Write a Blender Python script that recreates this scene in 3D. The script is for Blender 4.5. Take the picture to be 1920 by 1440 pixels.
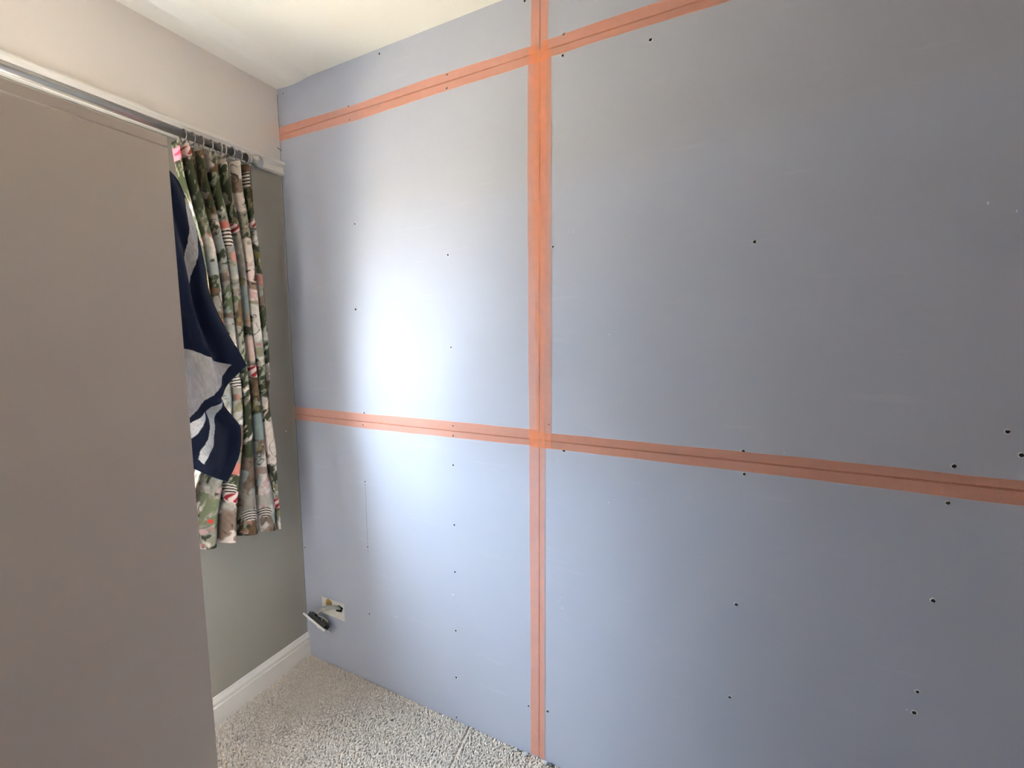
import bpy, bmesh, math, random
import numpy as np
from mathutils import Vector, Matrix

for o in list(bpy.data.objects):
    bpy.data.objects.remove(o)
SC = bpy.context.scene
COL = SC.collection
random.seed(7)
RNG = np.random.default_rng(11)

# ------------------------------------------------------------------ camera
CAM_POS = Vector((-1.3092, -1.7433, 1.5010))
YAW, PITCH, ROLL, FPX = 0.4590, 0.1022, -0.0053, 815.6
fw = Vector((math.cos(YAW) * math.cos(PITCH), math.sin(YAW) * math.cos(PITCH), -math.sin(PITCH)))
r0 = Vector((math.sin(YAW), -math.cos(YAW), 0.0))
u0 = r0.cross(fw)
rt = r0 * math.cos(ROLL) + u0 * math.sin(ROLL)
up = -r0 * math.sin(ROLL) + u0 * math.cos(ROLL)
cam_data = bpy.data.cameras.new('camera')
cam_data.sensor_width = 36.0
cam_data.lens = FPX * 36.0 / 1920.0
cam_data.clip_start = 0.02
cam = bpy.data.objects.new('camera', cam_data)
cam.matrix_world = Matrix(((rt.x, up.x, -fw.x, CAM_POS.x), (rt.y, up.y, -fw.y, CAM_POS.y),
                           (rt.z, up.z, -fw.z, CAM_POS.z), (0, 0, 0, 1)))
COL.objects.link(cam)
SC.camera = cam

# ------------------------------------------------------------------ light and exposure
world = bpy.data.worlds.new('overcast_sky')
SC.world = world
world.use_nodes = True
bg = world.node_tree.nodes['Background']
bg.inputs['Color'].default_value = (0.755, 0.868, 1.0, 1)
bg.inputs['Strength'].default_value = 21.0

sun_data = bpy.data.lights.new('sun', 'SUN')
sun_data.energy = 20.0
sun_data.angle = math.radians(3)
sun_data.color = (1.0, 0.93, 0.82)
sun = bpy.data.objects.new('sun', sun_data)
sun.rotation_euler = (0, math.radians(42), 0)     # travels along the house front: lights the ground outside, enters neither window
COL.objects.link(sun)

WX0, WX1, WZ0, WZ1 = -1.66, -0.56, 0.84, 2.07                      # window opening
FILL_X0, FILL_X1, FILL_Z0, FILL_Z1 = -1.95, -1.66, 1.45, 1.95                  # unseen window added behind the camera to give the room fill light
for nm, xa, xb, za, zb, yy, rx in (('window_portal', WX0, WX1, WZ0, WZ1, 0.285, -90), ('window_portal', FILL_X0, FILL_X1, FILL_Z0, FILL_Z1, -3.335, 90)):
    pl = bpy.data.lights.new(nm, 'AREA')
    pl.shape = 'RECTANGLE'
    pl.size, pl.size_y = xb - xa, zb - za
    pl.cycles.is_portal = True
    portal = bpy.data.objects.new(nm, pl)
    portal.location = ((xa + xb) / 2, yy, (za + zb) / 2)
    portal.rotation_euler = (math.radians(rx), 0, 0)
    COL.objects.link(portal)

SC.view_settings.view_transform = 'Standard'
SC.view_settings.look = 'None'
SC.view_settings.gamma = 1.0
SC.view_settings.use_curve_mapping = False
SC.view_settings.exposure = 1.50
SC.cycles.max_bounces = 14
SC.cycles.diffuse_bounces = 10
SC.cycles.transparent_max_bounces = 16
SC.cycles.use_denoising = True
SC.cycles.sample_clamp_indirect = 20.0

H = 2.5541
ROOM_X, ROOM_Y = -2.15, -3.05

# ------------------------------------------------------------------ materials
def mat(name, color, rough=0.7, noise=0.0, scale=20.0, bump=0.0, bscale=300.0, metal=0.0, spec=0.3, dark=None, sheen=0.0):
    m = bpy.data.materials.new(name)
    m.use_nodes = True
    nt = m.node_tree
    b = nt.nodes['Principled BSDF']
    b.inputs['Roughness'].default_value = rough
    b.inputs['Metallic'].default_value = metal
    b.inputs['Specular IOR Level'].default_value = spec
    b.inputs['Base Color'].default_value = (*color, 1)
    if sheen:
        b.inputs['Sheen Weight'].default_value = sheen
    tc = nt.nodes.new('ShaderNodeTexCoord')
    if noise > 0:
        n = nt.nodes.new('ShaderNodeTexNoise')
        n.inputs['Scale'].default_value = scale
        n.inputs['Detail'].default_value = 5
        nt.links.new(tc.outputs['Object'], n.inputs['Vector'])
        rp = nt.nodes.new('ShaderNodeValToRGB')
        d = dark if dark else tuple(c * (1 - noise) for c in color)
        l = tuple(min(1, c * (1 + noise)) for c in color)
        rp.color_ramp.elements[0].position, rp.color_ramp.elements[1].position = 0.3, 0.7
        rp.color_ramp.elements[0].color, rp.color_ramp.elements[1].color = (*d, 1), (*l, 1)
        nt.links.new(n.outputs['Fac'], rp.inputs['Fac'])
        nt.links.new(rp.outputs['Color'], b.inputs['Base Color'])
    if bump > 0:
        n2 = nt.nodes.new('ShaderNodeTexNoise')
        n2.inputs['Scale'].default_value = bscale
        n2.inputs['Detail'].default_value = 3
        nt.links.new(tc.outputs['Object'], n2.inputs['Vector'])
        bp = nt.nodes.new('ShaderNodeBump')
        bp.inputs['Strength'].default_value = bump
        bp.inputs['Distance'].default_value = 0.002
        nt.links.new(n2.outputs['Fac'], bp.inputs['Height'])
        nt.links.new(bp.outputs['Normal'], b.inputs['Normal'])
    return m

M = {
    'board': mat('plasterboard_paper', (0.436, 0.469, 0.578), 0.62, 0.018, 3.0, 0.05, 900, spec=0.25),
    'core': mat('gypsum_core', (0.72, 0.70, 0.66), 0.9, 0.06, 80),
    'stud': mat('wall_substrate', (0.10, 0.095, 0.09), 0.9, 0.1, 30),
    'wall_low': mat('taupe_paint', (0.335, 0.318, 0.278), 0.75, 0.01, 4, 0.05, 500),
    'wall_up': mat('white_paint', (0.75, 0.70, 0.665), 0.8, 0.008, 4, 0.04, 500),
    'ceiling': mat('ceiling_paint', (0.86, 0.85, 0.80), 0.85, 0.01, 3, 0.10, 260),
    'trim': mat('satin_white_trim', (0.78, 0.755, 0.715), 0.35, 0.01, 9, spec=0.45),
    'upvc': mat('white_plastic_frame', (0.86, 0.87, 0.87), 0.3, 0.005, 5),
    'panel': mat('grey_wardrobe_board', (0.62, 0.54, 0.485), 0.55, 0.012, 6, 0.04, 700),
    'carpet': mat('carpet_backing', (0.64, 0.575, 0.52), 0.95, 0.08, 60, 0.4, 300, spec=0.05),
    'pile': mat('carpet_pile_yarn', (0.64, 0.575, 0.52), 0.95, 0.22, 150, spec=0.05, sheen=0.2),
    'silver': mat('brushed_silver', (0.41, 0.40, 0.385), 0.27, 0.03, 60, metal=0.86, spec=0.5),
    'tape': mat('orange_glass_fibre', (0.95, 0.383, 0.213), 0.55, 0.05, 40),
    'screw': mat('black_phosphate', (0.02, 0.02, 0.022), 0.5, 0.05, 200),
    'burr': mat('torn_paper', (0.70, 0.71, 0.73), 0.9, 0.05, 200),
    'pencil': mat('pencil_mark', (0.22, 0.23, 0.26), 0.8, 0.1, 90),
    'recess': mat('old_white_plaster', (0.72, 0.70, 0.665), 0.85, 0.05, 60, 0.2, 300),
    'ochre': mat('old_ochre_plaster', (0.40, 0.245, 0.085), 0.9, 0.3, 90),
    'hole': mat('black_box', (0.012, 0.011, 0.011), 0.8, 0.05, 60),
    'plate': mat('white_socket_plastic', (0.72, 0.71, 0.69), 0.3, 0.005, 5),
    'mech': mat('dark_socket_back', (0.03, 0.03, 0.03), 0.5, 0.05, 60),
    'cable_g': mat('grey_cable', (0.33, 0.335, 0.33), 0.45, 0.05, 60),
    'cable_w': mat('pale_cable', (0.62, 0.60, 0.56), 0.45, 0.05, 60),
    'crumb': mat('plaster_crumb', (0.50, 0.51, 0.53), 0.8, 0.2, 200),
    'crumb_d': mat('grey_grit', (0.13, 0.14, 0.15), 0.7, 0.2, 200),
    'grass': mat('garden_gravel', (0.55, 0.415, 0.275), 0.95, 0.15, 0.8),
}

def scuffs(m):
    # faint pale handling scuffs, long and thin along the board
    nt = m.node_tree
    b = nt.nodes['Principled BSDF']
    src = b.inputs['Base Color'].links[0].from_socket
    tc = nt.nodes.new('ShaderNodeTexCoord'); mp = nt.nodes.new('ShaderNodeMapping')
    mp.inputs['Scale'].default_value = (1.0, 2.2, 26.0)
    n = nt.nodes.new('ShaderNodeTexNoise'); n.inputs['Scale'].default_value = 1.6; n.inputs['Detail'].default_value = 6
    rp = nt.nodes.new('ShaderNodeValToRGB')
    rp.color_ramp.elements[0].position, rp.color_ramp.elements[1].position = 0.63, 0.74
    rp.color_ramp.elements[0].color, rp.color_ramp.elements[1].color = (0, 0, 0, 1), (0.2, 0.2, 0.2, 1)
    mx = nt.nodes.new('ShaderNodeMix'); mx.data_type = 'RGBA'
    mx.inputs['B'].default_value = (0.60, 0.62, 0.66, 1)
    nt.links.new(tc.outputs['Object'], mp.inputs['Vector']); nt.links.new(mp.outputs['Vector'], n.inputs['Vector'])
    nt.links.new(n.outputs['Fac'], rp.inputs['Fac']); nt.links.new(rp.outputs['Color'], mx.inputs['Factor'])
    nt.links.new(src, mx.inputs['A']); nt.links.new(mx.outputs['Result'], b.inputs['Base Color'])
scuffs(M['board'])

def attr_mat(name, translucent=0.0, rough=0.85, bump=0.2, bscale=700, sheen=0.0):
    m = bpy.data.materials.new(name)
    m.use_nodes = True
    nt = m.node_tree
    b = nt.nodes['Principled BSDF']
    b.inputs['Roughness'].default_value = rough
    b.inputs['Specular IOR Level'].default_value = 0.15
    b.inputs['Sheen Weight'].default_value = sheen
    a = nt.nodes.new('ShaderNodeAttribute')
    a.attribute_name = 'print'
    nt.links.new(a.outputs['Color'], b.inputs['Base Color'])
    tc = nt.nodes.new('ShaderNodeTexCoord')
    n2 = nt.nodes.new('ShaderNodeTexNoise')
    n2.inputs['Scale'].default_value = bscale
    nt.links.new(tc.outputs['Object'], n2.inputs['Vector'])
    bp = nt.nodes.new('ShaderNodeBump')
    bp.inputs['Strength'].default_value = bump
    bp.inputs['Distance'].default_value = 0.002
    nt.links.new(n2.outputs['Fac'], bp.inputs['Height'])
    nt.links.new(bp.outputs['Normal'], b.inputs['Normal'])
    if translucent > 0:
        t = nt.nodes.new('ShaderNodeBsdfTranslucent')
        nt.links.new(a.outputs['Color'], t.inputs['Color'])
        mx = nt.nodes.new('ShaderNodeMixShader')
        mx.inputs['Fac'].default_value = translucent
        nt.links.new(b.outputs['BSDF'], mx.inputs[1])
        nt.links.new(t.outputs['BSDF'], mx.inputs[2])
        nt.links.new(mx.outputs['Shader'], nt.nodes['Material Output'].inputs['Surface'])
    return m

M['curtain'] = attr_mat('printed_cotton', 0.09)
M['towel'] = attr_mat('terry_cloth', 0.0, 0.95, 0.9, 420, 0.05)

gm = bpy.data.materials.new('window_glass')
gm.use_nodes = True
nt = gm.node_tree
nt.nodes.remove(nt.nodes['Principled BSDF'])
tr = nt.nodes.new('ShaderNodeBsdfTransparent')
tr.inputs['Color'].default_value = (0.95, 0.97, 0.96, 1)
gl = nt.nodes.new('ShaderNodeBsdfGlossy')
gl.inputs['Roughness'].default_value = 0.02
mx = nt.nodes.new('ShaderNodeMixShader')
mx.inputs['Fac'].default_value = 0.06
nt.links.new(tr.outputs[0], mx.inputs[1])
nt.links.new(gl.outputs[0], mx.inputs[2])
nt.links.new(mx.outputs[0], nt.nodes['Material Output'].inputs['Surface'])
M['glass'] = gm

# ------------------------------------------------------------------ helpers
def link(name, mesh, m, parent=None):
    o = bpy.data.objects.new(name, mesh)
    COL.objects.link(o)
    for x in (m if isinstance(m, (list, tuple)) else [m]):
        mesh.materials.append(M[x])
    if parent is not None:
        o.parent = parent
    return o

def obj(name, bm, m, parent=None, smooth=False):
    bmesh.ops.recalc_face_normals(bm, faces=bm.faces[:])
    me = bpy.data.meshes.new(name)
    bm.to_mesh(me)
    bm.free()
    if smooth:
        for p in me.polygons:
            p.use_smooth = True
    return link(name, me, m, parent)

def raw(name, verts, faces, m, parent=None, smooth=False):
    me = bpy.data.meshes.new(name)
    me.from_pydata(verts, [], faces)
    if smooth:
        me.polygons.foreach_set('use_smooth', [True] * len(me.polygons))
    me.update()
    return link(name, me, m, parent)

def empty(name, loc=(0, 0, 0)):
    o = bpy.data.objects.new(name, None)
    o.empty_display_size = 0.05
    o.location = loc
    COL.objects.link(o)
    return o

def tag(o, label=None, cat=None, group=None, kind=None):
    if label: o['label'] = label
    if cat: o['category'] = cat
    if group: o['group'] = group
    if kind: o['kind'] = kind
    return o

def box(bm, x0, x1, y0, y1, z0, z1, bev=0.0):
    c = [bm.verts.new(v) for v in ((x0, y0, z0), (x1, y0, z0), (x1, y1, z0), (x0, y1, z0),
                                   (x0, y0, z1), (x1, y0, z1), (x1, y1, z1), (x0, y1, z1))]
    fs = [bm.faces.new([c[i] for i in f]) for f in ((0, 3, 2, 1), (4, 5, 6, 7), (0, 1, 5, 4), (1, 2, 6, 5), (2, 3, 7, 6), (3, 0, 4, 7))]
    if bev > 0:
        es = list({e for f in fs for e in f.edges})
        bmesh.ops.bevel(bm, geom=es, offset=bev, segments=2, affect='EDGES', profile=0.7)

def boxes(*bs, bev=0.0):
    bm = bmesh.new()
    for b in bs:
        box(bm, *b, bev=bev)
    return bm

def extrude_profile(bm, prof, x0, x1):
    """closed (y, z) profile swept along x"""
    a = [bm.verts.new((x0, y, z)) for y, z in prof]
    b = [bm.verts.new((x1, y, z)) for y, z in prof]
    n = len(prof)
    for i in range(n):
        bm.faces.new((a[i], a[(i + 1) % n], b[(i + 1) % n], b[i]))
    bm.faces.new(a)
    bm.faces.new(b[::-1])

def tube(bm, pts, r, seg=10, cap=True):
    pts = [Vector(p) for p in pts]
    rings = []
    for i, p in enumerate(pts):
        d = (pts[min(i + 1, len(pts) - 1)] - pts[max(i - 1, 0)]).normalized()
        a = Vector((0, 0, 1)) if abs(d.z) < 0.9 else Vector((1, 0, 0))
        s = d.cross(a).normalized()
        t = d.cross(s).normalized()
        rr = r[i] if isinstance(r, (list, tuple)) else r
        rings.append([bm.verts.new(p + rr * (math.cos(2 * math.pi * k / seg) * s + math.sin(2 * math.pi * k / seg) * t)) for k in range(seg)])
    for i in range(len(rings) - 1):
        for k in range(seg):
            bm.faces.new((rings[i][k], rings[i][(k + 1) % seg], rings[i + 1][(k + 1) % seg], rings[i + 1][k]))
    if cap:
        bm.faces.new(rings[0][::-1])
        bm.faces.new(rings[-1])

def spline(pts, n):
    """Catmull-Rom through pts, n samples"""
    P = [Vector(p) for p in pts]
    P = [P[0] * 2 - P[1]] + P + [P[-1] * 2 - P[-2]]
    out = []
    m = len(P) - 3
    for i in range(n):
        f = i / (n - 1) * m
        k = min(int(f), m - 1)
        t = f - k
        a, b, c, d = P[k:k + 4]
        out.append(0.5 * ((2 * b) + (c - a) * t + (2 * a - 5 * b + 4 * c - d) * t * t + (3 * b - a - 3 * c + d) * t ** 3))
    return out

def torus(bm, c, axis, R, r, seg=28, sub=8):
    axis = Vector(axis).normalized()
    a = Vector((0, 0, 1)) if abs(axis.z) < 0.9 else Vector((1, 0, 0))
    s = axis.cross(a).normalized()
    t = axis.cross(s)
    rings = []
    for i in range(seg):
        an = 2 * math.pi * i / seg
        d = math.cos(an) * s + math.sin(an) * t
        rings.append([bm.verts.new(Vector(c) + d * (R + r * math.cos(2 * math.pi * k / sub)) + axis * r * math.sin(2 * math.pi * k / sub)) for k in range(sub)])
    for i in range(seg):
        for k in range(sub):
            bm.faces.new((rings[i][k], rings[i][(k + 1) % sub], rings[(i + 1) % seg][(k + 1) % sub], rings[(i + 1) % seg][k]))

# ------------------------------------------------------------------ room shell
BT = 0.0125                                                        # plasterboard thickness
floor = raw('floor', [(ROOM_X, ROOM_Y, 0), (0.10, ROOM_Y, 0), (0.10, 0.02, 0), (ROOM_X, 0.02, 0),
                      (ROOM_X, ROOM_Y, -0.1), (0.10, ROOM_Y, -0.1), (0.10, 0.02, -0.1), (ROOM_X, 0.02, -0.1)],
            [(0, 1, 2, 3), (7, 6, 5, 4), (0, 4, 5, 1), (1, 5, 6, 2), (2, 6, 7, 3), (3, 7, 4, 0)], 'carpet')
tag(floor, 'beige grey cut pile carpet over the whole floor', kind='structure')

# ceiling: flat, with a shallow rounded band along the window wall
prof = [(0.30, H), (0.0, H - 0.002), (-0.05, H - 0.006), (-0.10, H - 0.008), (-0.145, H - 0.0065), (-0.175, H - 0.002), (-0.20, H + 0.001),
        (-0.23, H + 0.0005), (-0.30, H), (ROOM_Y - 0.1, H), (ROOM_Y - 0.1, H + 0.12), (0.30, H + 0.12)]
bm = bmesh.new()
extrude_profile(bm, prof, ROOM_X - 0.1, 0.12)
ceiling = tag(obj('ceiling', bm, 'ceiling', smooth=False), 'cream white painted ceiling with a soft band along the window wall', kind='structure')

# window wall (plane y = 0) with the window opening; taupe below the picture rail, off-white above
RAIL_Z = 2.205
wf = tag(empty('wall_front'), 'window wall, taupe below the picture rail and off white above', kind='structure')
T = 0.28
obj('lower_wall', boxes((ROOM_X, WX0, 0, T, 0, RAIL_Z), (WX1, 0.0, 0, T, 0, RAIL_Z), (WX0, WX1, 0, T, 0, WZ0), (WX0, WX1, 0, T, WZ1, RAIL_Z)), 'wall_low', wf)
obj('upper_wall', boxes((ROOM_X, 0.0, 0, T, RAIL_Z, H + 0.1)), 'wall_up', wf)
bm = bmesh.new()
bmesh.ops.create_uvsphere(bm, u_segments=8, v_segments=5, radius=0.0035, matrix=Matrix.Translation((-0.05, 0.0, 1.10)) @ Matrix.Scale(0.3, 4, (0, 1, 0)))
obj('filler_spot', bm, 'trim', wf, True)

wl = tag(empty('wall_left'), 'plain wall left of the camera', kind='structure')
obj('lower_wall', boxes((ROOM_X - 0.1, ROOM_X, ROOM_Y, T, 0, RAIL_Z)), 'wall_up', wl)
obj('upper_wall', boxes((ROOM_X - 0.1, ROOM_X, ROOM_Y, T, RAIL_Z, H + 0.1)), 'wall_up', wl)
wb = tag(empty('wall_back'), 'plain wall behind the camera', kind='structure')
BY = ROOM_Y - T
obj('lower_wall', boxes((ROOM_X - 0.1, FILL_X0, BY, ROOM_Y, 0, RAIL_Z), (FILL_X1, 0.1, BY, ROOM_Y, 0, RAIL_Z), (FILL_X0, FILL_X1, BY, ROOM_Y, 0, FILL_Z0),
                        (FILL_X0, FILL_X1, BY, ROOM_Y, FILL_Z1, RAIL_Z)), 'wall_up', wb)
obj('upper_wall', boxes((ROOM_X - 0.1, 0.1, BY, ROOM_Y, RAIL_Z, H + 0.1)), 'wall_up', wb)

# picture rail and skirting on the window wall
rail = [(0.0, 2.262), (-0.008, 2.262), (-0.012, 2.258), (-0.022, 2.256), (-0.027, 2.250), (-0.027, 2.243), (-0.021, 2.237), (-0.016, 2.231),
        (-0.014, 2.222), (-0.016, 2.214), (-0.019, 2.209), (-0.019, 2.204), (-0.014, 2.199), (0.0, 2.199)]
bm = bmesh.new()
extrude_profile(bm, rail, ROOM_X, -0.0005)
tag(obj('trim_1', bm, 'trim'), 'white moulded picture rail along the window wall', kind='structure')
skirt = [(0.0, 0.118), (-0.004, 0.118), (-0.007, 0.114), (-0.007, 0.110), (-0.010, 0.107), (-0.0135, 0.101), (-0.0145, 0.094), (-0.012, 0.089),
         (-0.010, 0.086), (-0.010, 0.082), (-0.018, 0.080), (-0.018, 0.0), (0.0, 0.0)]
bm = bmesh.new()
extrude_profile(bm, skirt, ROOM_X, -0.0005)
tag(obj('baseboard_front', bm, 'trim'), 'white moulded skirting board under the window wall', kind='structure')

# windows: frame, casements with panes, sill, moulded architrave
def ring_boxes(x0, x1, z0, z1, w, y0, y1):
    return [(x0, x1, y0, y1, z0, z0 + w), (x0, x1, y0, y1, z1 - w, z1), (x0, x0 + w, y0, y1, z0 + w, z1 - w), (x1 - w, x1, y0, y1, z0 + w, z1 - w)]
def make_window(name, label, x0, x1, z0, z1, wall_y, sg):
    """sg = +1 when outdoors lies towards +y"""
    def yb(bs):
        return [(a, b, *sorted((wall_y + sg * c, wall_y + sg * d)), e, f) for a, b, c, d, e, f in bs]
    win = tag(empty(name), label, kind='structure')
    xm = (x0 + x1) / 2
    f0, f1 = 0.10, 0.165
    obj('window_frame', boxes(*yb(ring_boxes(x0, x1, z0, z1, 0.055, f0, f1) + ([(xm - 0.025, xm + 0.025, f0, f1, z0 + 0.055, z1 - 0.055)] if x1 - x0 > 0.7 else [])), bev=0.004), 'upvc', win)
    for a, b in (((x0 + 0.05, xm - 0.02), (xm + 0.02, x1 - 0.05)) if x1 - x0 > 0.7 else ((x0 + 0.05, x1 - 0.05),)):
        s = obj('casement', boxes(*yb(ring_boxes(a, b, z0 + 0.05, z1 - 0.05, 0.045, f0 - 0.012, f1 - 0.012)), bev=0.004), 'upvc', win)
        obj('pane', boxes(*yb([(a + 0.03, b - 0.03, 0.128, 0.134, z0 + 0.08, z1 - 0.08)])), 'glass', s)
    obj('window_sill', boxes(*yb([(x0 - 0.05, x1 + 0.05, -0.045, f0 + 0.01, z0 - 0.028, z0)]), bev=0.006), 'trim', win)
    lay = ((0, 0.022, 0.010), (0.022, 0.050, 0.016), (0.050, 0.072, 0.022))
    obj('architrave', boxes(*yb([(x0 - d1, x1 + d1, -dp, 0, z1 + d0, z1 + d1) for d0, d1, dp in lay]), bev=0.0025), 'trim', win)
    obj('architrave', boxes(*yb([(x0 - d1, x0 - d0, -dp, 0, z0, z1 + d0) for d0, d1, dp in lay]), bev=0.0025), 'trim', win)
    obj('architrave', boxes(*yb([(x1 + d0, x1 + d1, -dp, 0, z0, z1 + d0) for d0, d1, dp in lay]), bev=0.0025), 'trim', win)
make_window('window_1', 'white casement window behind the curtain', WX0, WX1, WZ0, WZ1, 0.0, 1)
make_window('fill_window', 'narrow casement window added behind the camera as fill light', FILL_X0, FILL_X1, FILL_Z0, FILL_Z1, ROOM_Y, -1)

garden = tag(raw('garden_ground', [(-80, -80, -2.9), (80, -80, -2.9), (80, 80, -2.9), (-80, 80, -2.9)], [(0, 1, 2, 3)], 'grass'),
             'sunlit gravel ground below the windows outside', kind='structure')

# ------------------------------------------------------------------ plasterboard wall (plane x = 0)
wr = tag(empty('wall_right'), 'partition lined with blue grey plasterboard sheets', kind='structure')
obj('substrate', boxes((BT + 0.014, 0.10, ROOM_Y, T, 0, H + 0.1)), 'stud', wr)
YV, Z1, Z2 = -1.1965, 1.1682, 2.3682
G = 0.0021
SOCK = (-0.2535, -0.111, 0.246, 0.327)                             # y0, y1, z0, z1 of the socket opening

def board(y0, y1, z0, z1, hole=None):
    bm = bmesh.new()
    if hole is None:
        box(bm, 0, BT, y0, y1, z0, z1, bev=0.0008)
        return obj('plasterboard', bm, 'board', wr)
    ys, zs = [y0, hole[0], hole[1], y1], [z0, hole[2], hole[3], z1]
    V = {}
    for xi, x in enumerate((0.0, BT)):
        for i, y in enumerate(ys):
            for j, z in enumerate(zs):
                V[xi, i, j] = bm.verts.new((x, y, z))
    for i in range(3):
        for j in range(3):
            if (i, j) == (1, 1):
                continue
            for xi in (0, 1):
                bm.faces.new((V[xi, i, j], V[xi, i + 1, j], V[xi, i + 1, j + 1], V[xi, i, j + 1]))
    for i in range(3):
        for j in (0, 3):
            bm.faces.new((V[0, i, j], V[0, i + 1, j], V[1, i + 1, j], V[1, i, j]))
    for j in range(3):
        for i in (0, 3):
            bm.faces.new((V[0, i, j], V[0, i, j + 1], V[1, i, j + 1], V[1, i, j]))
    inner = []
    for a, b in (((1, 1), (2, 1)), ((2, 1), (2, 2)), ((2, 2), (1, 2)), ((1, 2), (1, 1))):
        inner.append(bm.faces.new((V[0, a[0], a[1]], V[0, b[0], b[1]], V[1, b[0], b[1]], V[1, a[0], a[1]])))
    for f in inner:
        f.material_index = 1
    return obj('plasterboard', bm, ['board', 'core'], wr)

boards = {
    'tl': board(YV + G, -0.003, Z2 + G, H),
    'ml': board(YV + G, -0.003, Z1 + G, Z2 - G),
    'll': board(YV + G, -0.003, 0.004, Z1 - G, SOCK),
    'tr': board(ROOM_Y, YV - G, Z2 + G, H),
    'mr': board(ROOM_Y, YV - G, Z1 + G, Z2 - G),
    'lr': board(ROOM_Y, YV - G, 0.004, Z1 - G),
}
SCREWS = {
    'tl': [(-0.567, 2.535), (-0.042, 2.524), (-0.405, 2.391), (-0.858, 2.390), (-1.147, 2.527)],
    'ml': [(-0.408, 2.342), (-0.857, 2.347), (-0.413, 1.955), (-0.398, 1.624), (-0.848, 1.798), (-0.853, 1.474), (-0.421, 1.205), (-0.856, 1.188)],
    'll': [(-0.412, 1.154), (-0.855, 1.151), (-0.853, 1.040), (-0.411, 0.914), (-0.411, 0.630), (-0.852, 0.811), (-0.020, 0.544), (-0.851, 0.625),
           (-0.850, 0.387), (-0.405, 0.328), (-0.848, 0.192), (-0.845, 0.022), (-1.156, 0.194)],
    'tr': [(-1.273, 2.395)],
    'mr': [(-1.270, 2.338), (-1.522, 2.309), (-1.795, 1.747), (-1.242, 1.788), (-1.230, 1.223), (-1.793, 1.197), (-2.216, 1.209), (-2.296, 1.296), (-2.321, 1.247)],
    'lr': [(-1.282, 1.142), (-1.798, 1.134), (-2.212, 1.122), (-1.794, 0.758), (-1.790, 0.474), (-2.203, 0.882), (-2.191, 0.644), (-2.189, 0.588), (-1.229, 0.203)],
}
def screw_mesh(seed):
    rg = random.Random(seed)
    bm = bmesh.new()
    n = 12
    rad = [(0.0, -0.0002, 1), (0.0016, -0.0004, 1), (0.0037, -0.0007, 1), (0.0041, -0.0010, 0), (0.0050, -0.0006, 0), (0.0060, 0.0003, 0)]
    rows = []
    for r, x, mi in rad[1:]:
        rows.append([bm.verts.new((x, r * (1 + (rg.uniform(-.16, .22) if mi == 0 else 0)) * math.cos(2 * math.pi * k / n),
                                   r * (1 + (rg.uniform(-.16, .22) if mi == 0 else 0)) * math.sin(2 * math.pi * k / n))) for k in range(n)])
    c = bm.verts.new((-0.0002, 0, 0))
    for k in range(n):
        f = bm.faces.new((c, rows[0][k], rows[0][(k + 1) % n])); f.material_index = 1
    for i in range(len(rows) - 1):
        for k in range(n):
            f = bm.faces.new((rows[i][k], rows[i + 1][k], rows[i + 1][(k + 1) % n], rows[i][(k + 1) % n]))
            f.material_index = 1 if i < 2 else 0
    bmesh.ops.recalc_face_normals(bm, faces=bm.faces[:])
    me = bpy.data.meshes.new('screw')
    bm.to_mesh(me); bm.free()
    me.materials.append(M['burr']); me.materials.append(M['screw'])
    return me
SM = [screw_mesh(i) for i in range(4)]
ii = 0
for k, pts in SCREWS.items():
    for y, z in pts:
        o = bpy.data.objects.new('screw', SM[ii % 4]); ii += 1
        COL.objects.link(o)
        o.parent = boards[k]
        o.location = (-0.0002, y, z)
        o.rotation_euler = (random.uniform(0, 6), 0, 0)
        s = random.uniform(0.8, 1.05)
        o.scale = (1, s, s)
SPECKS = {'mr': [(-1.423, 1.514, .8), (-2.228, 1.784, 1), (-2.273, 1.762, .8), (-1.308, 1.826, .7), (-1.887, 1.204, 1.2)],
          'lr': [(-1.43, 0.993, 1.), (-1.276, 0.638, .7), (-1.280, 0.601, .9), (-1.27, 0.625, .5), (-2.175, 0.589, 1.0), (-1.26, 1.109, .9)],
          'll': [(-0.839, 0.530, 1.5), (-0.554, 0.357, 1.4)]}
bm = bmesh.new()
bmesh.ops.create_icosphere(bm, subdivisions=1, radius=0.0022, matrix=Matrix.Scale(0.35, 4, (1, 0, 0)))
spm = bpy.data.meshes.new('plaster_speck'); bm.to_mesh(spm); bm.free(); spm.materials.append(M['burr'])
for k, pts in SPECKS.items():
    for y, z, s in pts:
        o = bpy.data.objects.new('plaster_speck', spm)
        COL.objects.link(o); o.parent = boards[k]; o.location = (0, y, z); o.scale = (1, s, s * random.uniform(.9, 1.7))
obj('pencil_line', boxes((-0.0003, 0.0, -0.4110, -0.4098, 0.60, 0.914)), 'pencil', boards['ll'])

bm = bmesh.new()
tube(bm, [(0.004, -0.009, 2.300), (-0.006, -0.012, 2.304), (-0.022, -0.012, 2.309)], 0.0013, 8)
obj('nail', bm, 'screw', boards['ml'])

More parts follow.
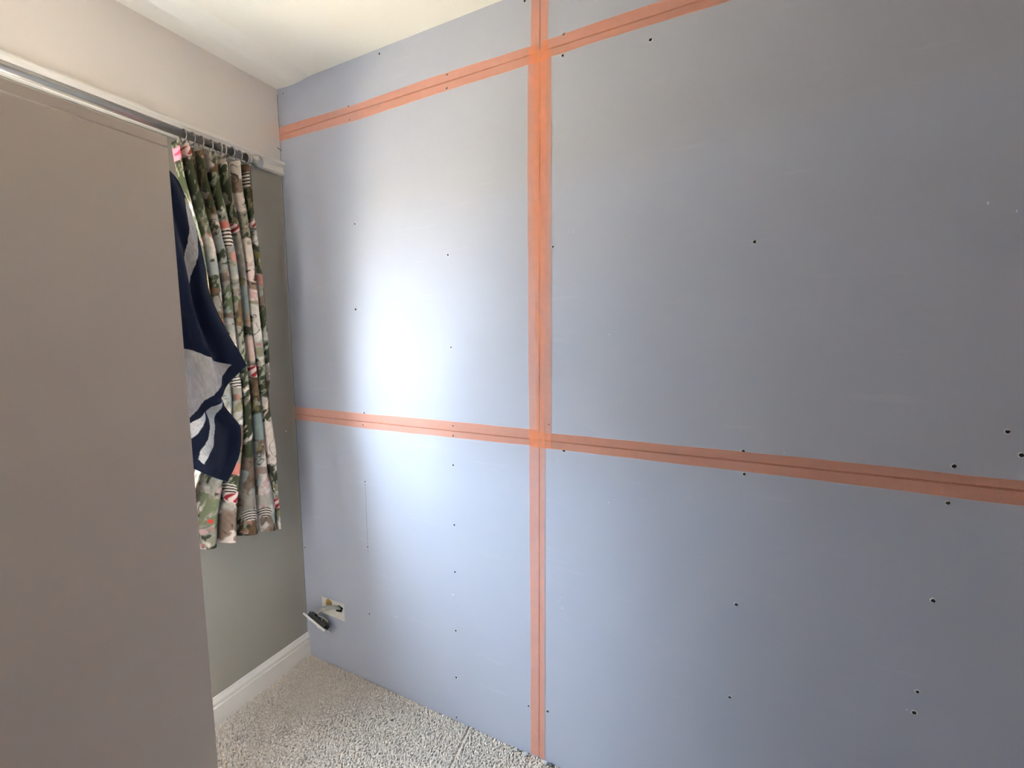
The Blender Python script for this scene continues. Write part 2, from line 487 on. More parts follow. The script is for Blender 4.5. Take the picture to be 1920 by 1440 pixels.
# socket opening: old wall behind the board, a patch of old plaster and the cable hole
y0, y1, z0, z1 = SOCK
bm = bmesh.new()
box(bm, BT, BT + 0.006, y0 - 0.02, y1 + 0.02, z0 - 0.02, z1 + 0.02)
rec = obj('socket_recess', bm, 'recess', wr)
bm = bmesh.new()
n = 14
rg = random.Random(3)
ring = []
for k in range(n):
    a = 2 * math.pi * k / n
    ring.append((BT - 0.0006, -0.141 + (0.019 + rg.uniform(-.004, .004)) * math.cos(a), 0.294 + (0.022 + rg.uniform(-.006, .006)) * math.sin(a)))
vs = [bm.verts.new(v) for v in ring]; vb = [bm.verts.new((BT + 0.002, v[1], v[2])) for v in ring]
bm.faces.new(vs)
for k in range(n): bm.faces.new((vs[k], vs[(k + 1) % n], vb[(k + 1) % n], vb[k]))
obj('old_plaster_patch', bm, 'ochre', rec)
hq = [(-0.192, 0.273), (-0.228, 0.291), (-0.212, 0.309), (-0.178, 0.300)]
hq = [(-0.187, 0.268), (-0.222, 0.272), (-0.232, 0.296), (-0.205, 0.303), (-0.184, 0.290)]
bm = bmesh.new()
fr = [bm.verts.new((BT - 0.0008, a, b)) for a, b in hq]; bk = [bm.verts.new((BT + 0.004, a, b)) for a, b in hq]
bm.faces.new(fr)
for k in range(len(hq)): bm.faces.new((fr[k], fr[(k + 1) % len(hq)], bk[(k + 1) % len(hq)], bk[k]))
obj('cable_hole', bm, 'hole', rec)

# ------------------------------------------------------------------ mesh joint tape: real woven threads
def tape(name, label, edge_a, edge_b, x, across='y'):
    """edge_a / edge_b: polylines [(y, z), ...] of the two long edges; threads woven between them, x = height off the board"""
    A = np.array(edge_a, float); B = np.array(edge_b, float)
    seg = np.linalg.norm(np.diff((A + B) / 2, axis=0), axis=1)
    L = float(seg.sum())
    n = int(L / 0.0026)
    t = np.linspace(0, 1, n)
    tk = np.concatenate([[0], np.cumsum(seg)]) / L
    a = np.stack([np.interp(t, tk, A[:, 0]), np.interp(t, tk, A[:, 1])], -1)
    b = np.stack([np.interp(t, tk, B[:, 0]), np.interp(t, tk, B[:, 1])], -1)
    wob = 0.0006 * np.sin(t * L * 9 + x * 4000) + 0.0004 * np.sin(t * L * 31)
    d = (b - a) / np.linalg.norm(b - a, axis=1)[:, None]
    a = a + d * wob[:, None]; b = b + d * wob[:, None]
    tan = np.gradient((a + b) / 2, axis=0); tan /= np.linalg.norm(tan, axis=1)[:, None]
    verts, faces = [], []
    hw = 0.00039
    for i in range(n):                                            # cross threads
        k = len(verts)
        for p, s in ((a[i], -1), (a[i], 1), (b[i], 1), (b[i], -1)):
            q = p + tan[i] * hw * s
            verts.append((x - 0.00005, q[0], q[1]))
        for p, s in ((a[i], -1), (a[i], 1), (b[i], 1), (b[i], -1)):
            q = p + tan[i] * hw * s
            verts.append((x + 0.0003, q[0], q[1]))
        faces += [(k, k + 1, k + 2, k + 3), (k, k + 4, k + 5, k + 1), (k + 2, k + 6, k + 7, k + 3), (k + 1, k + 5, k + 6, k + 2), (k + 3, k + 7, k + 4, k)]
    step = max(1, n // 160)
    idx = list(range(0, n, step))
    if idx[-1] != n - 1: idx.append(n - 1)
    nl = 19
    for j in range(nl):                                           # long threads
        f = j / (nl - 1)
        k0 = len(verts)
        h2 = 0.00028 if 0 < j < nl - 1 else 0.0005
        for i in idx:
            c = a[i] * (1 - f) + b[i] * f
            for s in (-1, 1):
                q = c + d[i] * h2 * s
                verts.append((x - 0.00025, q[0], q[1]))
        for m_ in range(len(idx) - 1):
            k = k0 + 2 * m_
            faces.append((k, k + 1, k + 3, k + 2))
    o = raw(name, verts, faces, 'tape')
    tag(o, label, 'joint tape', 'orange mesh tape over the plasterboard joints')
    return o

XH, XV, XW = -0.0006, -0.0011, -0.0016
tape('joint_tape', 'orange mesh tape along the upper level joint, left of the vertical strip',
     [(-0.002, 2.398), (-0.42, 2.391), (-0.86, 2.396), (-1.186, 2.392)], [(-0.002, 2.344), (-0.42, 2.335), (-0.86, 2.340), (-1.186, 2.343)], XH)
tape('joint_tape', 'orange mesh tape along the upper level joint, right of the vertical strip',
     [(-1.206, 2.394), (-1.45, 2.398), (-1.9, 2.395), (ROOM_Y + 0.01, 2.395)], [(-1.206, 2.344), (-1.45, 2.348), (-1.9, 2.345), (ROOM_Y + 0.01, 2.345)], XH)
tape('joint_tape', 'orange mesh tape along the lower level joint, between room corner and vertical strip',
     [(-0.002, 1.202), (-0.47, 1.202), (-0.86, 1.203), (-1.19, 1.202)], [(-0.002, 1.146), (-0.47, 1.142), (-0.86, 1.144), (-1.19, 1.149)], XH)
tape('joint_tape', 'orange mesh tape along the lower level joint, running off to the right',
     [(-1.165, 1.194), (-1.8, 1.195), (-2.3, 1.190), (ROOM_Y + 0.01, 1.190)], [(-1.165, 1.144), (-1.8, 1.143), (-2.3, 1.136), (ROOM_Y + 0.01, 1.135)], XH - 0.0002)
tape('joint_tape', 'short orange mesh tape on the vertical joint above the upper crossing, reaching the ceiling',
     [(-1.168, H - 0.003), (-1.168, 2.34)], [(-1.222, H - 0.003), (-1.222, 2.34)], XV)
tape('joint_tape', 'orange mesh tape on the vertical joint between the two crossings, left of the overlapping pair',
     [(-1.157, 2.385), (-1.156, 1.9), (-1.158, 1.5), (-1.163, 1.15)], [(-1.219, 2.385), (-1.215, 1.9), (-1.214, 1.5), (-1.213, 1.15)], XV)
tape('joint_tape', 'orange mesh tape on the vertical joint between the two crossings, right of the overlapping pair',
     [(-1.174, 2.375), (-1.178, 1.9), (-1.181, 1.5), (-1.187, 1.145)], [(-1.233, 2.375), (-1.234, 1.9), (-1.236, 1.5), (-1.238, 1.145)], XW)
low = tape('joint_tape', 'orange mesh tape on the vertical joint from lower crossing down to the carpet',
           [(-1.160, 1.205), (-1.163, 0.8), (-1.165, 0.4), (-1.166, 0.012)], [(-1.216, 1.205), (-1.217, 0.8), (-1.217, 0.4), (-1.219, 0.012)], XV - 0.0002)

# ------------------------------------------------------------------ wardrobe with its door standing open
DX0, DX1, DY0, DY1, DZ = -1.50, -0.7620, -0.66, -0.640, 1.932
wd = tag(empty('wardrobe', (DX0, DY0, 0)), 'tall flat grey wardrobe door standing open at the left, thin seam near its top', 'wardrobe')
def local(o):
    o.parent = wd
    o.matrix_parent_inverse = Matrix.Translation(wd.location).inverted()
    return o
door = local(obj('door', boxes((DX0, DX1, DY0, DY1, 0.02, 1.9095), bev=0.0015), 'panel'))
local(obj('top_strip', boxes((DX0, DX1, DY0 - 0.0005, DY1, 1.9120, DZ), bev=0.0015), 'panel'))
bm = bmesh.new()
box(bm, -0.815, -0.785, DY1, DY1 + 0.006, 1.80, 1.86, bev=0.002)
tube(bm, spline([(-0.80, DY1 + 0.004, 1.825), (-0.80, DY1 + 0.018, 1.82), (-0.80, DY1 + 0.024, 1.832), (-0.80, DY1 + 0.024, 1.85)], 12), 0.004)
local(obj('hook', bm, 'silver'))
CY0, CY1 = -1.50, -0.664
local(obj('carcass', boxes((-2.10, -1.505, CY0, CY0 + 0.018, 0.013, DZ), (-2.10, -1.505, CY1 - 0.018, CY1, 0.013, DZ), (-2.10, -2.09, CY0 + 0.018, CY1 - 0.018, 0.013, DZ),
                           (-2.09, -1.505, CY0 + 0.018, CY1 - 0.018, DZ - 0.018, DZ), (-2.09, -1.505, CY0 + 0.018, CY1 - 0.018, 0.06, 0.078),
                           (-2.09, -1.52, CY0 + 0.018, CY1 - 0.018, 1.66, 1.676)), 'panel'))
bm = bmesh.new()
tube(bm, [(-1.79, CY0 + 0.018, 1.58), (-1.79, CY1 - 0.018, 1.58)], 0.0125, 12)
local(obj('hanging_rail', bm, 'silver', smooth=True))

# ------------------------------------------------------------------ curtain pole and rings
PY, PZ, PR = -0.13, 2.171, 0.0135
pole = tag(empty('curtain_pole', (-0.3, 0, PZ)), 'silver curtain pole with a ball finial in front of the picture rail', 'curtain pole')
def sub(o, parent):
    o.parent = parent
    o.matrix_parent_inverse = Matrix.Translation(parent.location).inverted()
    return o
bm = bmesh.new(); tube(bm, [(-1.80, PY, PZ), (-0.222, PY, PZ)], PR, 24)
sub(obj('pole', bm, 'silver', smooth=True), pole)
def lathe_x(prof, x0, c=(PY, PZ), seg=28):
    bm = bmesh.new()
    rows = [[bm.verts.new((x0 + x, c[0] + r * math.cos(2 * math.pi * k / seg), c[1] + r * math.sin(2 * math.pi * k / seg))) for k in range(seg)] for x, r in prof]
    for i in range(len(rows) - 1):
        for k in range(seg):
            bm.faces.new((rows[i][k], rows[i][(k + 1) % seg], rows[i + 1][(k + 1) % seg], rows[i + 1][k]))
    bm.faces.new(rows[0]); bm.faces.new(rows[-1])
    return bm
ball = [(0.0, 0.011), (0.004, 0.0165)] + [(0.0235 - 0.0235 * math.cos(a), max(0.0008, 0.0235 * math.sin(a))) for a in np.linspace(0.75, math.pi, 14)]
sub(obj('finial', lathe_x(ball, -0.222), 'silver', smooth=True), pole)
sub(obj('finial_collar', lathe_x([(0, 0.0138), (0, 0.0165), (0.002, 0.018), (0.010, 0.018), (0.012, 0.0165), (0.012, 0.0138)], -0.235), 'silver', smooth=False), pole)
for bx in (-0.290, -1.72):
    bm = bmesh.new()
    tube(bm, [(bx, -0.0005, PZ - 0.004), (bx, -0.006, PZ - 0.004)], 0.022, 20)
    tube(bm, [(bx, -0.005, PZ - 0.004), (bx, PY + 0.016, PZ - 0.004)], 0.0075, 12)
    torus(bm, (bx, PY, PZ), (1, 0, 0), PR + 0.003, 0.003, 24, 8)
    sub(obj('bracket', bm, 'silver', smooth=True), pole)
RINGS = [-0.446, -0.421, -0.392, -0.360, -0.334, -0.319, -0.266, -0.244]
ORD = ['eighth', 'seventh', 'sixth', 'fifth', 'fourth', 'third', 'second', 'first']
for i, x in enumerate(RINGS):
    tilt = random.uniform(-0.25, 0.25)
    bm = bmesh.new()
    torus(bm, (0, 0, -0.0055), (math.cos(tilt), math.sin(tilt), 0), 0.0195, 0.0022, 30, 8)
    rg = obj('curtain_ring', bm, 'silver', smooth=True)
    rg.location = (x, PY, PZ)
    bm = bmesh.new(); torus(bm, (0, 0, -0.030), (0, 1, 0), 0.0042, 0.0012, 14, 6)
    obj('eyelet', bm, 'silver', rg, True)
    tag(rg, 'silver curtain ring, %s from the ball finial' % ORD[i], 'curtain ring', 'rings on the curtain pole')

# ------------------------------------------------------------------ curtain
def vnoise(u, v, freq, seed):
    g = np.random.default_rng(seed).random((64, 64))
    x = u * freq; y = v * freq
    xi = np.floor(x).astype(int); yi = np.floor(y).astype(int)
    fx = x - xi; fy = y - yi
    fx = fx * fx * (3 - 2 * fx); fy = fy * fy * (3 - 2 * fy)
    a = g[xi % 64, yi % 64]; b = g[(xi + 1) % 64, yi % 64]; c = g[xi % 64, (yi + 1) % 64]; d = g[(xi + 1) % 64, (yi + 1) % 64]
    return (a * (1 - fx) + b * fx) * (1 - fy) + (c * (1 - fx) + d * fx) * fy
def fbm(u, v, f, seed, o=4):
    s = 0; w = 0.5; t = 0
    for k in range(o):
        s = s + w * vnoise(u, v, f * 2 ** k, seed + k); t += w; w *= 0.5
    return s / t
def sstep(a, b, x):
    t = np.clip((x - a) / (b - a), 0, 1); return t * t * (3 - 2 * t)

NS, NT = 440, 560
S, Tt = np.meshgrid(np.linspace(0, 1, NS), np.linspace(0, 1, NT))   # rows = down
ZT = 2.139
tl_k = [0, .08, .17, .24, .35, .50, .62, .72, .82, .92, 1.0]
xl_k = [-.474, -.464, -.440, -.422, -.410, -.405, -.405, -.430, -.485, -.535, -.550]
tr_k = [0, .12, .29, .41, .62, .81, 1.0]
xr_k = [-.228, -.226, -.234, -.238, -.240, -.228, -.222]
XL = np.interp(Tt, tl_k, xl_k); XR = np.interp(Tt, tr_k, xr_k)
for A in (XL,):
    pass
# pleats: s positions warped so the folds are uneven
warp = S + 0.020 * np.sin(2 * np.pi * S * 2.3 + 0.6) + 0.010 * np.sin(2 * np.pi * (S * 1.3 + Tt * 0.5))
NF = 6.6 - 2.2 * sstep(0.35, 1.0, Tt)                               # pleats merge towards the hem
ph = 2 * np.pi * warp * NF + 0.35 * np.sin(Tt * 4.0 + S * 5)
ph = ph - ph[:, :1] - np.pi / 2                                    # leading edge hangs towards the room
amp = 0.024 + 0.014 * sstep(0.0, 0.35, Tt) + 0.006 * np.sin(S * 17)
amp = amp * (1 - 0.62 * sstep(0.55, 0.85, S) * sstep(0.45, 0.9, Tt))
fold = np.sin(ph) + 0.28 * np.sin(2 * ph + 0.8)
small = np.sin(2 * np.pi * warp * 19 + 1.0) * 0.0065 * (1 - sstep(0.02, 0.14, Tt)) + np.sin(2 * np.pi * warp * 15 + Tt * 3) * 0.0018 * (1 - sstep(0.1, 0.5, Tt))
edge = np.minimum(1, S / 0.06) * np.minimum(1, (1 - S) / 0.06)
X = XL + (XR - XL) * S + 0.010 * np.cos(ph) * sstep(0.0, 0.3, Tt) * edge
swing = sstep(0.0, 0.55, Tt) * (0.030 * (1 - S) - 0.040 * S)        # the outer edge swings into the room lower down
Y = PY + 0.010 + amp * fold * (0.35 + 0.65 * np.minimum(1, (1 - S) / 0.08)) + small + swing - 0.018 * sstep(0.86, 1.0, S)
Y = np.minimum(Y, -0.050)
hem = np.interp(S, [0, .25, .4, .55, .8, 1.0], [0.795, 0.772, 0.774, 0.776, 0.764, 0.752])
Z = ZT + (hem - ZT) * Tt + 0.012 * np.sin(S * 60) * (1 - sstep(0, 0.03, Tt)) * 0.3
# cloth coordinates (metres on the flat fabric)
du = np.sqrt(np.diff(X, axis=1) ** 2 + np.diff(Y, axis=1) ** 2).mean(axis=0)
U1 = np.concatenate([[0], np.cumsum(du)])
U = np.broadcast_to(U1[None, :], X.shape)
V = Tt * 1.38

def mixc(C, c, a):
    return C * (1 - a[..., None]) + np.array(c) * a[..., None]
def paint():
    UC = U * 1.1                                                  # fabric coordinate, eased so the print keeps its scale across the pleats
    C = np.ones(X.shape + (3,)) * np.array((0.62, 0.545, 0.50))
    w1 = fbm(UC + 3, V + 1, 6, 1); w2 = fbm(UC + 9, V + 4, 7, 5)
    uu = UC + 0.06 * (w1 - .5); vv = V + 0.06 * (w2 - .5)
    C = mixc(C, (0.56, 0.55, 0.52), sstep(.48, .66, fbm(uu, vv, 7, 21)) * 0.9)
    C = mixc(C, (0.20, 0.25, 0.25), sstep(.60, .70, fbm(uu + 2, vv, 6, 31)) * 0.8)
    top = 1 - sstep(.18, .42, V)
    fol = fbm(uu, vv, 9, 41, 5) + 0.11 * top - 0.05 * sstep(0.35, 0.5, V) * (1 - sstep(.62, .75, V))
    leaf = fbm(UC * 1.5 + .3 * V, V * 0.8 + .5 * UC, 60, 51, 3)
    a = sstep(.50, .54, fol)
    C = mixc(C, (0.042, 0.047, 0.030), a * sstep(.40, .46, leaf))
    C = mixc(C, (0.20, 0.21, 0.15), a * (1 - sstep(.40, .46, leaf)) * .9)
    C = mixc(C, (0.13, 0.075, 0.045), sstep(.58, .62, fbm(uu + 5, vv + 7, 12, 61, 4)) * .8)
    C = mixc(C, (0.30, 0.29, 0.26), sstep(.60, .64, fbm(uu + 8, vv + 3, 16, 65, 3)) * .7)
    tw = np.abs(fbm(uu, vv, 15, 71, 3) - .5)                       # branches
    C = mixc(C, (0.055, 0.045, 0.032), (1 - sstep(.006, .014, tw)) * sstep(.44, .50, fbm(UC, V, 8, 77)))
    C = mixc(C, (0.40, 0.16, 0.14), sstep(.79, .82, fbm(UC + 1, V + 2, 26, 81, 2)) * .85)
    C = mixc(C, (0.52, 0.33, 0.33), sstep(.79, .82, fbm(UC + 8, V + 2, 22, 87, 2)) * .8)
    C = mixc(C, (0.19, 0.16, 0.065), sstep(.71, .75, fbm(UC + 4, V + 2, 28, 91, 2)) * .7)
    C *= (0.82 + 0.36 * fbm(UC, V, 90, 95, 2))[..., None]
    cur = [C]
    def at(cu, cv):
        k = np.argmin((U - cu) ** 2 + (V - cv) ** 2)
        i, j = np.unravel_index(k, U.shape)
        near = (np.abs(U - cu) < 0.12) & (np.abs(V - cv) < 0.12)
        return X - X[i, j], Z[i, j] - Z, near
    def put(col, al):
        cur[0] = mixc(cur[0], col, al * 1.0)
    def balloon(cu, cv, r, rot=0.9, n=5.0, dark=(0.27, 0.022, 0.032)):
        a, b, near = at(cu, cv)
        rx = r * 0.92
        inn = (1 - sstep(.93, 1.03, np.sqrt((a / rx) ** 2 + (b / r) ** 2))) * near
        lo = np.arcsin(np.clip((a / rx) / np.sqrt(np.maximum(2e-2, 1 - np.clip(b / r, -.99, .99) ** 2)), -1, 1)) + rot * b / r
        put((0.70, 0.56, 0.54), inn)
        put(dark, inn * sstep(-.15, .15, np.sin(lo * n)))
        put((0.08, 0.055, 0.035), near & (np.abs(a) < r * .28) & (np.abs(b - r * 1.32) < r * .17))
    def zebra(cu, cv, rx, rz, n=4.5, curve=0.6):
        a, b, near = at(cu, cv)
        inn = (1 - sstep(.90, 1.04, np.sqrt((a / rx) ** 2 + (b / rz) ** 2))) * near
        put((0.66, 0.60, 0.54), inn)
        put((0.012, 0.012, 0.014), inn * sstep(-.3, .3, np.sin((b - curve * a * a / rx) / rz * n * np.pi)))
    def blob(cu, cv, rx, rz, col, al=1.0, dx=0.0, dz=0.0):
        a, b, near = at(cu, cv)
        put(col, (1 - sstep(.85, 1.05, np.sqrt(((a - dx) / rx) ** 2 + ((b - dz) / rz) ** 2))) * near * al)
    def foliage(cu, cv, rx, rz, col=(0.045, 0.055, 0.030), al=1.0):
        a, b, near = at(cu, cv)
        near = (np.abs(U - cu) < 0.22) & (np.abs(V - cv) < 0.25)
        e = np.sqrt((a / rx) ** 2 + (b / rz) ** 2) + 0.9 * (fbm(UC * 1.2, V, 42, 151, 3) - .5)
        put(col, (1 - sstep(.85, 1.0, e)) * near * al * sstep(.34, .42, leaf))
    def flower(cu, cv, r, col=(0.66, 0.25, 0.36)):
        for k in range(6):
            an = k * math.pi / 3
            blob(cu, cv, .5 * r, .5 * r, tuple(c * (0.75 + .3 * (k % 2)) for c in col), 1.0, .55 * r * math.cos(an), .55 * r * math.sin(an))
        blob(cu, cv, .32 * r, .32 * r, (0.42, 0.05, 0.10))
    def elephant(cu, cv, r):
        g = (0.26, 0.19, 0.165)
        for rx, rz, dx, dz in ((1.0, .62, 0, 0), (.50, .50, -1.05, -.15), (.16, .75, -1.45, .55), (.22, .62, -.55, .85), (.22, .62, .62, .85), (.24, .4, -.75, -.1)):
            blob(cu, cv, rx * r, rz * r, g, 0.9, dx * r, dz * r)
    F = dict(balloon=balloon, zebra=zebra, blob=blob, flower=flower, elephant=elephant, foliage=foliage)
    for m_ in MOTIFS:
        F[m_[0]](*m_[1:])
    return np.clip(cur[0], 0.008, 0.85)
BG = (0.21, 0.265, 0.265)
MOTIFS = [
    ('foliage', 0.111, 0.101, .030, .060),
    ('foliage', 0.263, 0.084, .026, .060),
    ('foliage', 0.414, 0.128, .026, .070),
    ('foliage', 0.61, 0.072, .028, .055),
    ('foliage', 0.874, 0.138, .024, .080),
    ('foliage', 0.127, 0.148, .026, .08),
    ('foliage', 0.123, 0.252, .024, .05, (0.10, 0.11, 0.07)),
    ('blob', 0.717, 0.965, .024, .055, BG, .9),
    ('blob', 0.617, 0.491, .014, .050, BG, .8),
    ('foliage', 0.542, 0.884, .020, .070),
    ('foliage', 0.566, 1.007, .022, .080),
    ('foliage', 0.306, 0.489, .020, .050, (0.10, 0.125, 0.07)),
    ('foliage', 0.894, 0.558, .014, .050),
    ('foliage', 0.923, 0.679, .014, .050),
    ('foliage', 0.22, 1.247, .026, .060, (0.16, 0.18, 0.11)),
    ('foliage', 0.405, 1.16, .020, .040),
    ('foliage', 0.885, 0.918, .012, .030),
    ('foliage', 0.289, 0.351, .012,.030),
    ('flower', 0.005, 0.037, .020),
    ('balloon', 0.129, 0.022, .014, .5, 4.0, (0.30, 0.07, 0.06)),
    ('balloon', 0.606, 0.239, .017),
    ('balloon', 0.887, 0.21, .014, .6, 5, (.2, .03, .03)),
    ('balloon', 0.668, 0.755, .023),
    ('balloon', 0.421, 1.215, .021),
    ('balloon', 0.945, 1.271, .021),
    ('balloon', 0.752, 0.402, .022, .2, 5.0, (0.05, 0.03, 0.022)),
    ('zebra', 0.868, 0.054, .020, .026, 4.5),
    ('zebra', 0.449, 0.279, .013, .034, 5.5),
    ('zebra', 0.35, 0.795, .020, .021, 4.0),
    ('zebra', 0.635, 1.301, .024, .022, 4.5),
    ('zebra', 0.839, 1.301, .018, .020, 4.0),
    ('zebra', 0.39, 1.18, .012, .020, 4.0),
    ('elephant', 0.802, 1.136, .024),
    ('blob', 0.393, 1.111, .016, .024, (0.50, 0.17, 0.14), .9),
    ('blob', 0.439, 0.237, .008, .014, (0.48, 0.15, 0.12), .9),
    ('blob', 0.475, 0.346, .010, .022, (0.55, 0.25, 0.23), .8),
    ('blob', 0.226, 1.281, .006, .008, (0.55, 0.06, 0.05), 1.0),
    ('blob', 0.638, 0.671, .018, .05, (0.62, 0.47, 0.43), .8),
]
PRINT = paint()

cv = np.stack([X, Y, Z], -1).reshape(-1, 3)
gi = np.arange(NS * NT).reshape(NT, NS)
cf = np.stack([gi[:-1, :-1], gi[:-1, 1:], gi[1:, 1:], gi[1:, :-1]], -1).reshape(-1, 4)
def grid_mesh(name, verts, faces, cols, m):
    me = bpy.data.meshes.new(name)
    me.vertices.add(len(verts)); me.vertices.foreach_set('co', verts.astype(np.float32).ravel())
    me.loops.add(faces.size); me.loops.foreach_set('vertex_index', faces.astype(np.int32).ravel())
    me.polygons.add(len(faces)); me.polygons.foreach_set('loop_start', (np.arange(len(faces)) * faces.shape[1]).astype(np.int32))
    me.polygons.foreach_set('use_smooth', np.ones(len(faces), bool))
    me.update(calc_edges=True)
    if cols is not None:
        ca = me.color_attributes.new('print', 'FLOAT_COLOR', 'POINT')
        ca.data.foreach_set('color', np.concatenate([cols.reshape(-1, 3), np.ones((len(verts), 1))], 1).astype(np.float32).ravel())
    return link(name, me, m)
curtain = grid_mesh('curtain', cv, cf, PRINT, 'curtain')
tag(curtain, 'gathered cotton curtain printed with foliage, zebras and red striped balloons', 'curtain')

# ------------------------------------------------------------------ towel
def coons(Lc, Rc, Tc, Bc, nu, nv):
    L = np.array(spline(Lc, nv)); R = np.array(spline(Rc, nv)); Tp = np.array(spline(Tc, nu)); B = np.array(spline(Bc, nu))
    u = np.linspace(0, 1, nu)[None, :, None]; v = np.linspace(0, 1, nv)[:, None, None]
    P = (1 - u) * L[:, None] + u * R[:, None] + (1 - v) * Tp[None] + v * B[None] \
        - ((1 - u) * (1 - v) * Tp[0] + u * (1 - v) * Tp[-1] + (1 - u) * v * B[0] + u * v * B[-1])
    return P
A_R = [(-0.698, -0.53, 1.908), (-0.671, -0.51, 1.897), (-0.653, -0.5, 1.868), (-0.635, -0.49, 1.828), (-0.623, -0.49, 1.777), (-0.616, -0.49, 1.738), (-0.61, -0.49, 1.684), (-0.607, -0.49, 1.635), (-0.585, -0.48, 1.587), (-0.548, -0.47, 1.515), (-0.52, -0.46, 1.473), (-0.498, -0.46, 1.428)]
A_B = [(-0.802, -0.59, 1.267), (-0.744, -0.56, 1.283), (-0.697, -0.53, 1.295), (-0.655, -0.51, 1.311), (-0.628, -0.5, 1.325), (-0.604, -0.49, 1.336), (-0.592, -0.49, 1.35), (-0.573, -0.48, 1.374), (-0.541, -0.47, 1.398), (-0.498, -0.46, 1.428)]
A_L = [(-0.796, -0.598, 1.849), (-0.797, -0.598, 1.718), (-0.798, -0.598, 1.547), (-0.802, -0.59, 1.267)]
A_T = [(-0.796, -0.598, 1.849), (-0.766, -0.59, 1.876), (-0.73, -0.56, 1.897), (-0.698, -0.53, 1.908)]
B_R = [(-0.583, -0.45, 1.365), (-0.57, -0.45, 1.329), (-0.557, -0.44, 1.308), (-0.533, -0.43, 1.277), (-0.511, -0.42, 1.25), (-0.505, -0.42, 1.23), (-0.518, -0.43, 1.17), (-0.54, -0.44, 1.132), (-0.573, -0.45, 1.093)]
B_B = [(-0.78, -0.56, 1.246), (-0.73, -0.52, 1.204), (-0.674, -0.49, 1.163), (-0.626, -0.47, 1.127), (-0.573, -0.45, 1.093)]
B_L = [(-0.776, -0.56, 1.427), (-0.778, -0.56, 1.34), (-0.78, -0.56, 1.246)]
B_T = [(-0.776, -0.56, 1.427), (-0.715, -0.52, 1.406), (-0.646, -0.48, 1.384), (-0.583, -0.45, 1.365)]
def inpoly(x, z, poly):
    r = np.zeros(x.shape, bool)
    n = len(poly)
    for i in range(n):
        (x1, z1), (x2, z2) = poly[i], poly[(i + 1) % n]
        c = ((z1 > z) != (z2 > z)) & (x < (x2 - x1) * (z - z1) / (z2 - z1 + 1e-12) + x1)
        r ^= c
    return r
NAVY, GREY, WHITE = np.array((0.009, 0.013, 0.034)), np.array((0.47, 0.445, 0.43)), np.array((0.78, 0.77, 0.75))
TOWEL_A, TOWEL_B = [], []
def towel_sheet(P, polys, seed, folds):
    Q = P.copy()
    nv, nu = Q.shape[:2]
    u = np.linspace(0, 1, nu)[None, :]; v = np.linspace(0, 1, nv)[:, None]
    edge = np.minimum(1, np.minimum(u * 6, (1 - u) * 8)) * np.minimum(1, (1 - v) * 8)
    Q[..., 1] += folds(u, v) * edge
    Q[..., 1] += 0.006 * (fbm(u + 0 * v + seed, v + 0 * u, 7, 100 + seed) - .5)
    c = np.ones(Q.shape) * NAVY
    for poly, col in polys:
        k = inpoly(P[..., 0] + 0.004 * (fbm(u + 0 * v, v + 0 * u, 30, 7) - .5), P[..., 2], poly)
        c[k] = col
    mot = 0.75 + 0.5 * fbm(u + 0 * v, v * 1.0 + 0 * u, 55, 130 + seed, 3)
    c *= mot[..., None]
    return Q, c
PA = coons(A_L, A_R, A_T, A_B, 220, 480)
PB = coons(B_L, B_R, B_T, B_B, 180, 260)
fa = lambda u, v: 0.016 * np.sin(2 * np.pi * (u * 2.2 - v * 0.7) + .5) * (0.3 + v)
fb = lambda u, v: 0.014 * np.sin(2 * np.pi * (u * 1.6 - v * 0.6) + 2.0)
TOWEL_A = [([(-0.653, 1.862), (-0.641, 1.847), (-0.631, 1.822), (-0.625, 1.777), (-0.635, 1.735), (-0.654, 1.671), (-0.665, 1.629), (-0.678, 1.608), (-0.676, 1.688), (-0.661, 1.75), (-0.656, 1.784), (-0.658, 1.822)], GREY),
           ([(-0.706, 1.485), (-0.668, 1.478), (-0.64, 1.461), (-0.607, 1.448), (-0.572, 1.439), (-0.545, 1.433), (-0.582, 1.399), (-0.594, 1.38), (-0.617, 1.355), (-0.648, 1.342), (-0.674, 1.323), (-0.72, 1.3)], GREY)]
TOWEL_B = [([(-0.573, 1.33), (-0.579, 1.307), (-0.595, 1.276), (-0.616, 1.242), (-0.621, 1.217), (-0.639, 1.194), (-0.651, 1.17), (-0.666, 1.189), (-0.66, 1.211), (-0.639, 1.236), (-0.628, 1.267), (-0.624, 1.288), (-0.622, 1.31)], WHITE * 0.72),
           ([(-0.686, 1.292), (-0.628, 1.309), (-0.643, 1.288), (-0.655, 1.272), (-0.667, 1.257), (-0.69, 1.243)], WHITE)]  # white sliver: window light between the two layers, put into the towel colour
QA, CA_ = towel_sheet(PA, TOWEL_A, 3, fa)
QB, CB_ = towel_sheet(PB, TOWEL_B, 5, fb)
def gfaces(nv, nu, off):
    g = np.arange(nv * nu).reshape(nv, nu) + off
    return np.stack([g[:-1, :-1], g[:-1, 1:], g[1:, 1:], g[1:, :-1]], -1).reshape(-1, 4)
tv = np.concatenate([QA.reshape(-1, 3), QB.reshape(-1, 3)])
tf = np.concatenate([gfaces(480, 220, 0), gfaces(260, 180, 480 * 220)])
towel = grid_mesh('towel', tv, tf, np.concatenate([CA_.reshape(-1, 3), CB_.reshape(-1, 3)]), 'towel')
so = towel.modifiers.new('thickness', 'SOLIDIFY')
so.thickness = 0.0045
so.offset = 0
tag(towel, 'navy terry towel with pale grey stripes hanging behind the wardrobe door', 'towel')

